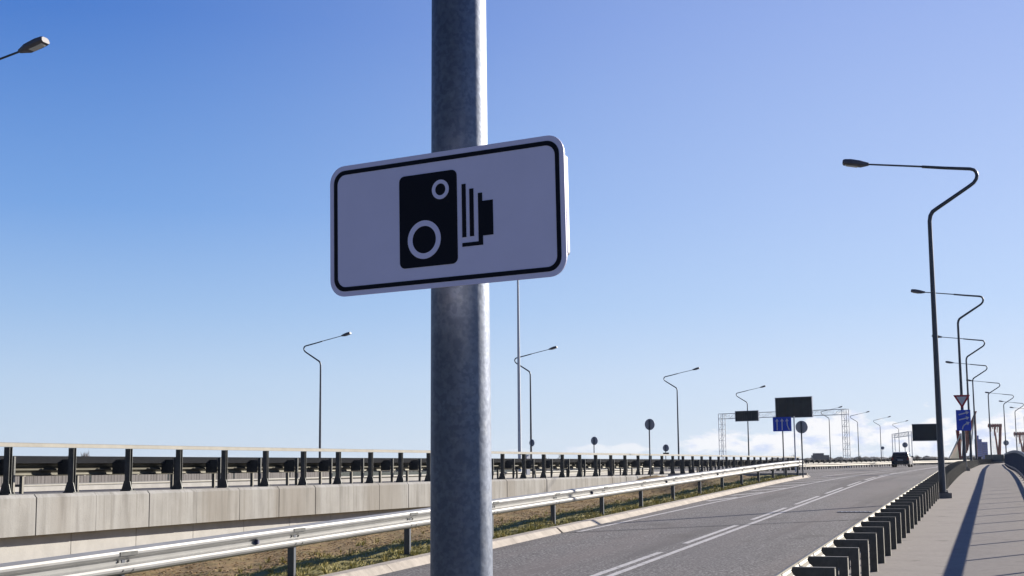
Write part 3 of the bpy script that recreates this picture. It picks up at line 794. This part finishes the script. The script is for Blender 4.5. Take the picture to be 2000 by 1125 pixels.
def round_sign(px, py, rpx, Z, base, label, plate=False, rz=0, dz=0):
    c = pz(px, py, Z); rad = rpx*Z/FPX
    root = thing('round_sign', (c.x, c.y, base), R(rz), label, 'road sign', RG)
    h = c.z-base
    mb = MB(); n = 32
    mb.prism([(rad*math.cos(6.2832*i/n), rad*math.sin(6.2832*i/n)) for i in range(n)], (0, .05, h), (1, 0, 0), (0, 0, 1), (0, .012, 0)); mb.build('disc', 'signback', root)
    mb = MB(); 
    for s in (-.4, .4): mb.box((0, .035, h+rad*s), (rad*1.2, .02, .035))
    mb.build('bracket', 'signback', root)
    mb = MB(); mb.tube([(0, 0, 0), (0, 0, h+rad*.85)], .035, 8); mb.build('post', 'lamp', root)
    if plate:
        mb = MB(); mb.box((0, .05, h-rad-.16), (rad*1.9, .012, .16)); mb.build('lower_plate', 'board', root)
    return root
q = pz(1565, 928, 66)
round_sign(1565, 834, 12.3, 66, zverge(q.x, q.y), 'grey back of the largest round sign, on the verge near the gore', rz=-10)
round_sign(1268, 829, 11, 74, zd(74)-.06, 'grey back of a round sign standing alone left of the small plated one', rz=-15)
round_sign(1160, 861, 8.2, 101, .75, 'grey back of a round sign between the tall mast and the taller round sign', rz=-20)
round_sign(1300, 875, 7, 116, .75, 'back of a round sign with a small plate below, low over the railing', plate=True, rz=-18)
round_sign(1038, 865, 7, 112, .85, 'grey back of a round sign in front of the lamp beside the mast', rz=-25)
round_sign(1767.5, 869, 5.2, 150, .9, 'grey back of a round sign above the minivan', rz=0)
round_sign(1724, 875, 3.2, 290, .9, 'tiny dark round sign back left of the minivan')
round_sign(1965, 865, 5.2, 214, 1.1, 'grey back of a round sign at the lamp beyond the end parapet')
q = pz(1027, 888, 92); root = thing('roadside_cabinet', (q.x, q.y, .9), R(-20), 'small grey cabinet with a dark lid between the mast and the round sign', 'cabinet')
mb = MB(); mb.box((0, 0, .75), (.42, .35, 1.5)); mb.build('body', 'signback', root); mb = MB(); mb.box((0, 0, 1.56), (.6, .5, .06)); mb.build('lid', 'board', root)

# ---------------- gantries
def gantry(name, A, B, H, dp, label, rr=.038, legw=.62):
    A, B = Vector(A), Vector(B); d = (B-A); L = d.length; rz = math.atan2(d.y, d.x)
    root = thing(name, (A.x, A.y, A.z), rz, label, 'gantry')
    slope = (B.z-A.z)
    for x0 in (0, L-legw):
        mb = MB()
        for dx in (0, legw):
            for dy in (-.3, .3): mb.beam((x0+dx, dy, -2), (x0+dx, dy, H+slope*x0/L), rr*1.6, rr*1.6)
        z = 0; k = 0
        while z < H-.7:
            for dy in (-.3, .3): mb.beam((x0, dy, z), (x0+legw, dy, z), rr, rr); mb.beam((x0 if k % 2 else x0+legw, dy, z), (x0+legw if k % 2 else x0, dy, z+.7), rr*.7, rr*.7)
            z += .7; k += 1
        mb.build('leg', 'truss', root)
    mb = MB(); T = .62
    for dy in (-.3, .3):
        for hz in (H-dp, H): mb.beam((0, dy, hz), (L, dy, hz+slope), rr*1.6, rr*1.6, (0, 0, 1))
        n = int(L/(.8 if L < 20 else 2.6))
        for i in range(n):
            xa, xb = i*L/n, (i+1)*L/n
            za, zb = slope*xa/L, slope*xb/L
            mb.beam((xa, dy, (H if i % 2 else H-dp)+za), (xb, dy, (H-dp if i % 2 else H)+zb), rr*.7, rr*.7)
            mb.beam((xa, dy, H-dp+za), (xa, dy, H+za), rr*.6, rr*.6)
    mb.build('truss', 'truss', root)
    return root
GA, GB = Vector((-33.85, 180.2, 1.0)), Vector((-16.85, 173.2, 1.05))
g1 = gantry('sign_gantry', GA, GB, 6.95, .66, 'pale lattice gantry spanning the carriageway with two dark boards')
gd = (GB-GA).normalized()
def board(name, f, z, w_, h_, label, off=-.55):
    c = GA.lerp(GB, f); rz = g1.rotation_euler.z
    root = thing(name, (c.x-math.sin(rz)*off, c.y+math.cos(rz)*off, z), rz, label, 'sign board', 'dark boards on the lattice gantry')
    mb = MB(); mb.box((0, 0, 0), (w_, .16, h_)); mb.build('panel', 'board', root)
    mb = MB()
    for hz in (-h_/2, h_/2): mb.box((0, -.02, hz), (w_+.08, .2, .06))
    for hx in (-w_/2, w_/2): mb.box((hx, -.02, 0), (.06, .2, h_))
    mb.build('frame', 'signback', root)
    mb = MB()
    for hx in (-.42, -.2, 0, .2, .42): mb.box((hx*w_, -.1, 0), (.05, .05, h_*.94))
    mb.build('stiffeners', 'board', root)
board('small_board', .245, 7.55, 3.4, 1.28, 'smaller dark rectangular board on the left of the lattice gantry')
board('large_board', .617, 8.42, 5.15, 2.52, 'larger dark rectangular board in the middle of the lattice gantry')
gantry('far_gantry', (-23.0, 344, .9), (-17.4, 314, .9), 6.9, .9, 'tiny distant lattice gantry above the minivan', rr=.045, legw=.8)
# board beside the main lamp
c = pz(1808, 844.5, 110); root = thing('roadside_board', (c.x, c.y, zw(112)), R(-1.5), 'dark rectangular board standing just left of the tall street lamp', 'sign board')
h = c.z-zw(112)
mb = MB(); mb.box((0, 0, h), (2.06, .1, 1.28)); mb.build('panel', 'board', root)
mb = MB(); mb.box((0, 0, h+.66), (2.1, .14, .04)); mb.box((0, 0, h-.66), (2.1, .14, .04)); mb.build('frame', 'signback', root)
mb = MB(); mb.tube([(1.12, 0, 0), (1.12, 0, h+.6)], .06, 10); mb.build('post', 'lamp', root)
for hz in (-.35, .35):
    mb = MB(); mb.box((.5, .07, h+hz), (1.3, .05, .07)); mb.build('crossbar', 'lamp', root)

# small dark cabinet at the end of the footway, sunlight put into its white side
q = pz(1916, 911, 165); root = thing('dark_cabinet', (q.x, q.y, zw(165)), 0, 'small dark cabinet with its sunlit side painted white before the blue towers', 'cabinet')
mb = MB(); mb.box((-.1, 0, .42), (.34, .3, .84)); mb.build('body', 'board', root); mb = MB(); mb.box((.16, 0, .42), (.12, .34, .86)); mb.build('sunlit_side', 'white', root)
mb = MB(); mb.box((-.05, 0, .87), (.6, .42, .05)); mb.build('lid', 'board', root)

# ---------------- the car
q = pz(1763, 917, 142)
root = thing('minivan', (q.x, q.y, zroad(q.x, q.y)), R(-1.5), 'minivan driving away along the ramp, its shaded back coloured dark, its pale right flank sunlit', 'car')
body = MB()
prof = [(-2.15, .32), (-2.2, .62), (-2.14, .95), (-2.02, 1.02), (-1.92, 1.36), (-1.75, 1.50), (-.4, 1.56), (.35, 1.50), (1.15, 1.02), (1.95, .86), (2.15, .66), (2.18, .34), (1.9, .26), (-1.9, .26)]
def halfw(y, z):
    w0 = .88-.02*max(0, abs(y)-1.8)*3
    return w0 if z < .98 else w0-(z-.98)*.34
n = len(prof)
vv = [(-halfw(y, z), y, z) for y, z in prof]+[(halfw(y, z), y, z) for y, z in prof]
body.add(vv, [tuple(range(n)), tuple(range(2*n-1, n-1, -1))]+[(i, n+i, n+(i+1) % n, (i+1) % n) for i in range(n)])
bo = body.build('body', 'carside', root)
bv = bo.modifiers.new('bevel', 'BEVEL'); bv.width = .05; bv.segments = 3; bv.limit_method = 'ANGLE'
mb = MB(); mb.add([(-.74, -2.08, 1.04), (.74, -2.08, 1.04), (.64, -1.98, 1.38), (-.64, -1.98, 1.38), (-.74, -2.015, 1.04), (.74, -2.015, 1.04), (.64, -1.915, 1.38), (-.64, -1.915, 1.38)],
    [(0, 1, 2, 3), (4, 5, 6, 7), (0, 1, 5, 4), (1, 2, 6, 5), (2, 3, 7, 6), (3, 0, 4, 7)]); mb.build('rear_window', 'carglass', root)
for sx in (-1, 1):
    mb = MB()
    for a, b in ((-1.7, -.85), (-.8, .05), (.1, .75)):
        t = 1.0 if b < .5 else .55
        mb.add([(sx*.885, a, 1.03), (sx*.885, b+.12*(b > .5), 1.03), (sx*.75, b-.3*(b > .5), 1.42), (sx*.75, a, 1.42)], [(0, 1, 2, 3)])
    mb.build('side_window', 'carglass', root)
    mb = MB(); mb.box((sx*.76, -2.18, .86), (.17, .1, .3)); mb.build('tail_lamp', 'light', root)
    mb = MB(); mb.box((sx*.97, .75, 1.05), (.2, .1, .14)); mb.build('mirror', 'car', root)
    mb = MB(); mb.tube([(sx*.60, -1.6, 1.57), (sx*.62, -1.4, 1.61), (sx*.62, .1, 1.62), (sx*.6, .3, 1.56)], .02, 6); mb.build('roof_rail', 'rim', root)
    for wy in (-1.38, 1.35):
        mb = MB(); mb.tube([(sx*.68, wy, .32), (sx*.90, wy, .32)], .32, 20); wo = mb.build('wheel', 'tyre', root)
        mb = MB(); mb.tube([(sx*.86, wy, .32), (sx*.91, wy, .32)], .20, 16); mb.build('rim', 'rim', wo)
mb = MB(); mb.add([(-.86, -2.175, .34), (.86, -2.175, .34), (.88, -2.225, .64), (.86, -2.165, .97), (.84, -2.06, 1.03), (.73, -1.955, 1.38), (.66, -1.80, 1.50), (-.66, -1.80, 1.50), (-.73, -1.955, 1.38), (-.84, -2.06, 1.03), (-.86, -2.165, .97), (-.88, -2.225, .64)], [(0, 1, 2, 11), (11, 2, 3, 10), (10, 3, 4, 9), (9, 4, 5, 8), (8, 5, 6, 7)]); mb.build('tailgate', 'car', root)  # dark shell over the back, its shade held in the colour
mb = MB(); mb.box((0, -2.235, .72), (.52, .02, .11)); mb.build('number_plate', 'plate', root)
mb = MB(); mb.box((0, -2.18, .45), (1.70, .12, .22)); mb.build('bumper', 'board', root)

# ---------------- far things
# grey board fence and kerb behind the upper deck
root = thing('board_fence', (-37, 30, .55), 0, 'grey upright-board fence far behind the railing at the left', 'fence')
mb = MB(); y = 30.0
while y < 74: mb.box((-37-(.05 if int(y*8) % 2 else 0)+37, y-30, .75), (.03, .22, 1.5+.04*math.sin(y*7))); y += .24
mb.build('boards', 'fence', root)
mb = MB(); mb.box((.06, 22, .35), (.05, 44, .08)); mb.box((.06, 22, 1.15), (.05, 44, .08)); mb.build('rail', 'fence', root)
mb = MB(); mb.sweep([(-.15, -.1), (.15, -.1), (.15, .20), (-.15, .20)], [(lpx(y)-5.6, y, zd(y)-.13) for y in rng(14, 120, 4)]); structure(mb, 'deck_kerb', 'conc2')

def box_building(name, px0, px1, ptop, Z, label, m, floors, cols, wm='wintile', base=-6, parts=()):
    a, b = pz(px0, 900, Z), pz(px1, 900, Z); t = pz((px0+px1)/2, ptop, Z).z
    W = (b-a).length; rz = math.atan2((b-a).y, (b-a).x); c = (a+b)/2
    root = thing(name, (c.x, c.y, base), rz, label, 'building'); H = t-base
    mb = MB(); mb.box((0, W*.3, H/2), (W, W*.6, H)); mb.build('wall', m, root)
    for i in range(floors):
        z = H*(i+.6)/(floors+.3)
        mb = MB(); mb.box((0, -.05, z), (W*.9, .12, H/floors*.45)); mb.build('window_band', wm, root)
    mb = MB(); mb.box((0, W*.3, H+.4), (W*1.02, W*.62, .8)); mb.build('roof', m, root)
    return root, W, H
r1, W1, H1 = box_building('tower_block', 1907.5, 1919.5, 860, 900, 'taller of the two blue towers far beyond the bridge', 'tower', 14, 6)
mb = MB(); mb.box((-W1*.1, W1*.3, H1+1.6), (W1*.35, W1*.3, 3.2)); mb.build('rooftop_plant', 'tower', r1)
r2_, W2, H2 = box_building('tower_block', 1920.5, 1930.5, 865.5, 900, 'shorter of the two blue towers far beyond the bridge', 'tower', 12, 5)
r3, W3, H3 = box_building('flat_roofed_building', 1589, 1620, 892, 700, 'low dark flat-roofed building on the horizon right of the gore', 'house', 2, 4, 'carglass')
mb = MB(); mb.box((-W3*.12, W3*.3, H3+.9), (W3*.62, W3*.4, 1.8)); mb.build('upper_storey', 'house', r3)

# red bridge pylons with stay cables
PG = 'red steel pylons of the river bridge'
def pylon(Z, items, cables, label, name='bridge_pylon', wdt=None, base=(1900, 900)):
    b0 = pz(*base, Z); root = thing(name, (b0.x, b0.y, 0), 0, label, 'pylon', PG)
    for nm, pl in items:
        mb = MB()
        for (x0, y0, x1, y1, w0, w1) in pl:
            a, b = pz(x0, y0, Z)-root.location, pz(x1, y1, Z)-root.location
            k = Z/FPX
            n = Vector((1, 0, 0)); dpt = Vector((0, max(.8, w0*k*.8), 0))
            A = [a-r2*w0*k/2, a+r2*w0*k/2, b+r2*w1*k/2, b-r2*w1*k/2]
            mb.add(A+[p+dpt for p in A], [(0, 1, 2, 3), (4, 5, 6, 7), (0, 1, 5, 4), (1, 2, 6, 5), (2, 3, 7, 6), (3, 0, 4, 7)])
        mb.build(nm, 'redsteel', root)
    if cables:
        mb = MB()
        for (x0, y0, x1, y1, Z1) in cables:
            mb.tube([pz(x0, y0, Z)-root.location, pz(x1, y1, Z1)-root.location], .16, 5)
        mb.build('stay_cables', 'cable', root)
pylon(420, [('leg', [(1906, 803, 1897, 828, 4, 6), (1897, 828, 1886, 885, 6, 6)]), ('leg', [(1903.5, 804, 1908, 897, 4, 4)]), ('leg', [(1891, 838, 1889, 880, 12, 4)])],
      [(1903, 806, 1852+i*1.9, 897, 340+i*4) for i in range(0)] + [(1903, 806, 1893+i, 897, 420) for i in range(3)],
      'red V-shaped pylon behind the lamp posts beside the blue towers', base=(1897, 900))
pylon(330, [('leg', [(1870, 840, 1876, 897, 7, 5)]), ('leg', [(1884, 840, 1881, 897, 7, 5)])], [], 'red pylon legs below the blue arrow sign', base=(1875, 900))
tr = pz(1860, 897, 330); root = thing('cable_fan', (tr.x, tr.y, 0), 0, 'cream triangular fan of bridge stay cables left of the give way lamp', 'stay cables')
mb = MB(); top = pz(1877, 846, 330)-root.location
for i in range(24): mb.tube([top+Vector((0, 0, -i*.06)), pz(1852.5+i*1.0, 898, 330+i*1.0)-root.location], .15, 6)
mb.build('strands', 'cable', root)
mb = MB(); mb.beam(pz(1851, 898, 330)-root.location, pz(1877, 898, 330)-root.location, .5, .4); mb.build('anchor_beam', 'cable', root)
def comb(Z, x0, x1, y0, y1, label, n=8, lean=(0, 0)):
    b0 = pz((x0+x1)/2, 900, Z); root = thing('bridge_pylon', (b0.x, b0.y, 0), 0, label, 'pylon', PG)
    k = Z/FPX; L = lambda x, y, z=0: pz(x, y, Z)+Vector((0, z, 0))-root.location
    mb = MB(); mb.beam(L(x0, y0+3), L(x1, y0+2), 1.2, 5*k); mb.build('crossbeam', 'redsteel', root)
    for i in range(n):
        x = x0+1+(x1-x0-2)*i/(n-1); ln = (8, 14, 9, 22, 10, 16, 26, 60)[i % 8]
        mb = MB(); mb.tube([L(x, y0-1.5), L(x+(1 if i < n/2 else -.5), min(y1, y0+ln))], [1.2*k, .7*k], 6); mb.build('strut', 'redsteel', root)
    mb = MB(); mb.tube([L(x1-1.5, y0), L(x1-4.5, y1)], [2.2*k, 3.4*k], 8); mb.build('leg', 'redsteel', root)
    mb = MB(); mb.tube([L(x0+(x1-x0)*.45, y0+3), L(x1-5, y1)], [1.2*k, 1.9*k], 8); mb.build('leg', 'redsteel', root)
    mb = MB()
    for i in range(7): mb.tube([L(x0+2+i*2.2, y0+5), L(x1-13+i*1.3, y1)], .22*k, 5)
    mb.build('stay_cables', 'cable', root)
comb(640, 1930, 1956, 829, 897, 'red comb-topped pylon with pale cables in the middle of the far bridge')
comb(820, 1980, 2004, 845, 890, 'red comb-topped pylon at the right edge of the photo above the blue railing')

# bare trees on the horizon
TG = 'bare trees on the horizon'
def tree(px, w_px, top_px, Z, label, seed):
    rd = random.Random(seed); c = pz(px, 900, Z); base = -6.; H = pz(px, top_px, Z).z-base; W = w_px*Z/FPX
    root = thing('bare_tree', (c.x, c.y, base), 0, label, 'tree', TG)
    mb = MB(); mb.tube([(0, 0, 0), (0.1, 0, H*.4), (0, 0, H*.6)], [.35, .25, .15], 6); mb.build('trunk', 'bark', root)
    mb = MB()
    def br(p, d, L, r, dep):
        q = p+d*L; mb.tube([p, q], [r, r*.6], 3, cap=False)
        if dep == 0: return
        for k in range(4 if dep > 1 else 3):
            nd = (d+Vector((rd.uniform(-1, 1)*W/H*1.6, rd.uniform(-.7, .7), rd.uniform(-.2, .7)))*.75).normalized()
            br(p+d*L*rd.uniform(.45, 1), nd, L*rd.uniform(.55, .78), r*.6, dep-1)
    for i in range(6):
        a = rd.random()*6.28
        br(Vector((0, 0, H*rd.uniform(.3, .5))), Vector((math.cos(a)*.6*W/H*1.5, math.sin(a)*.5, 1)).normalized(), H*.25, .16, 4)
    mx = max(v[2] for v in mb.v); sx = max(abs(v[0]) for v in mb.v)
    mb.v = [(v[0]*W/2/sx, v[1]*W/2/sx, v[2]*H/mx) for v in mb.v]
    mb.build('crown', 'bark', root)
for i, (px, wp, tp, Z, lab) in enumerate([
    (138, 9, 878, 330, 'faint bare tree left of the second railing post'), (168, 12, 877, 330, 'faint bare tree right of the second railing post'),
    (1066, 14, 888, 420, 'bare tree seen low between railing posts right of the mast'), (1088, 16, 887, 420, 'bare tree beside the one right of the mast, nearer the leaning round sign'),
    (1549, 16, 886, 500, 'round bare tree between the blue sign post and the bare pole'), (1680, 18, 886, 600, 'bare tree behind the lamp right of the gantry leg'),
    (1738, 14, 889, 600, 'bare tree just left of the minivan'), (1792, 12, 887, 500, 'bare tree just right of the minivan'), (1806, 10, 891, 560, 'low bare tree under the roadside board')]):
    tree(px, wp, tp, Z, lab, i+1)
# far wood: one continuous ragged mass
mb = MB(); rd = random.Random(11)
for i in range(420):
    px = -150+i*5.4; Z = 1500+rd.uniform(-150, 150); c = pz(px, 900, Z); hgt = rd.uniform(.2, 3.2)+ (2 if px > 1500 else 0)
    n = 7; r = rd.uniform(4, 9); z0 = -6
    ring = [(c.x+r*math.cos(6.283*k/n), c.y+r*math.sin(6.283*k/n), z0) for k in range(n)]
    ring2 = [(c.x+r*rd.uniform(.6, 1)*math.cos(6.283*k/n), c.y+r*.8*math.sin(6.283*k/n), hgt*rd.uniform(.5, .8)) for k in range(n)]
    mb.add(ring+ring2+[(c.x, c.y, hgt)], [(k, (k+1) % n, n+(k+1) % n, n+k) for k in range(n)]+[(n+k, n+(k+1) % n, 2*n) for k in range(n)])
structure(mb, 'far_wood', 'wood', 'stuff')

# ---------------- air: one even box of haze round everything
mb = MB(); X0, X1, Y0, Y1, Z0, Z1 = -1500, 900, -60, 1800, -7.2, 30
mb.v = [(x, y, z) for x in (X0, X1) for y in (Y0, Y1) for z in (Z0, Z1)]
mb.f = [(0, 1, 3, 2), (4, 6, 7, 5), (0, 4, 5, 1), (2, 3, 7, 6), (0, 2, 6, 4), (1, 5, 7, 3)]; mb.sm = [False]*6
hm = bpy.data.materials.new('haze'); hm.use_nodes = True; ht = hm.node_tree; ht.nodes.clear()
ho = ht.nodes.new('ShaderNodeOutputMaterial'); hv = ht.nodes.new('ShaderNodeVolumePrincipled')
hv.inputs['Color'].default_value = (.80, .86, .95, 1); hv.inputs['Density'].default_value = .00007; hv.inputs['Anisotropy'].default_value = .3
ht.links.new(hv.outputs[0], ho.inputs['Volume'])
tag(mb.build('haze', hm), kind='stuff')
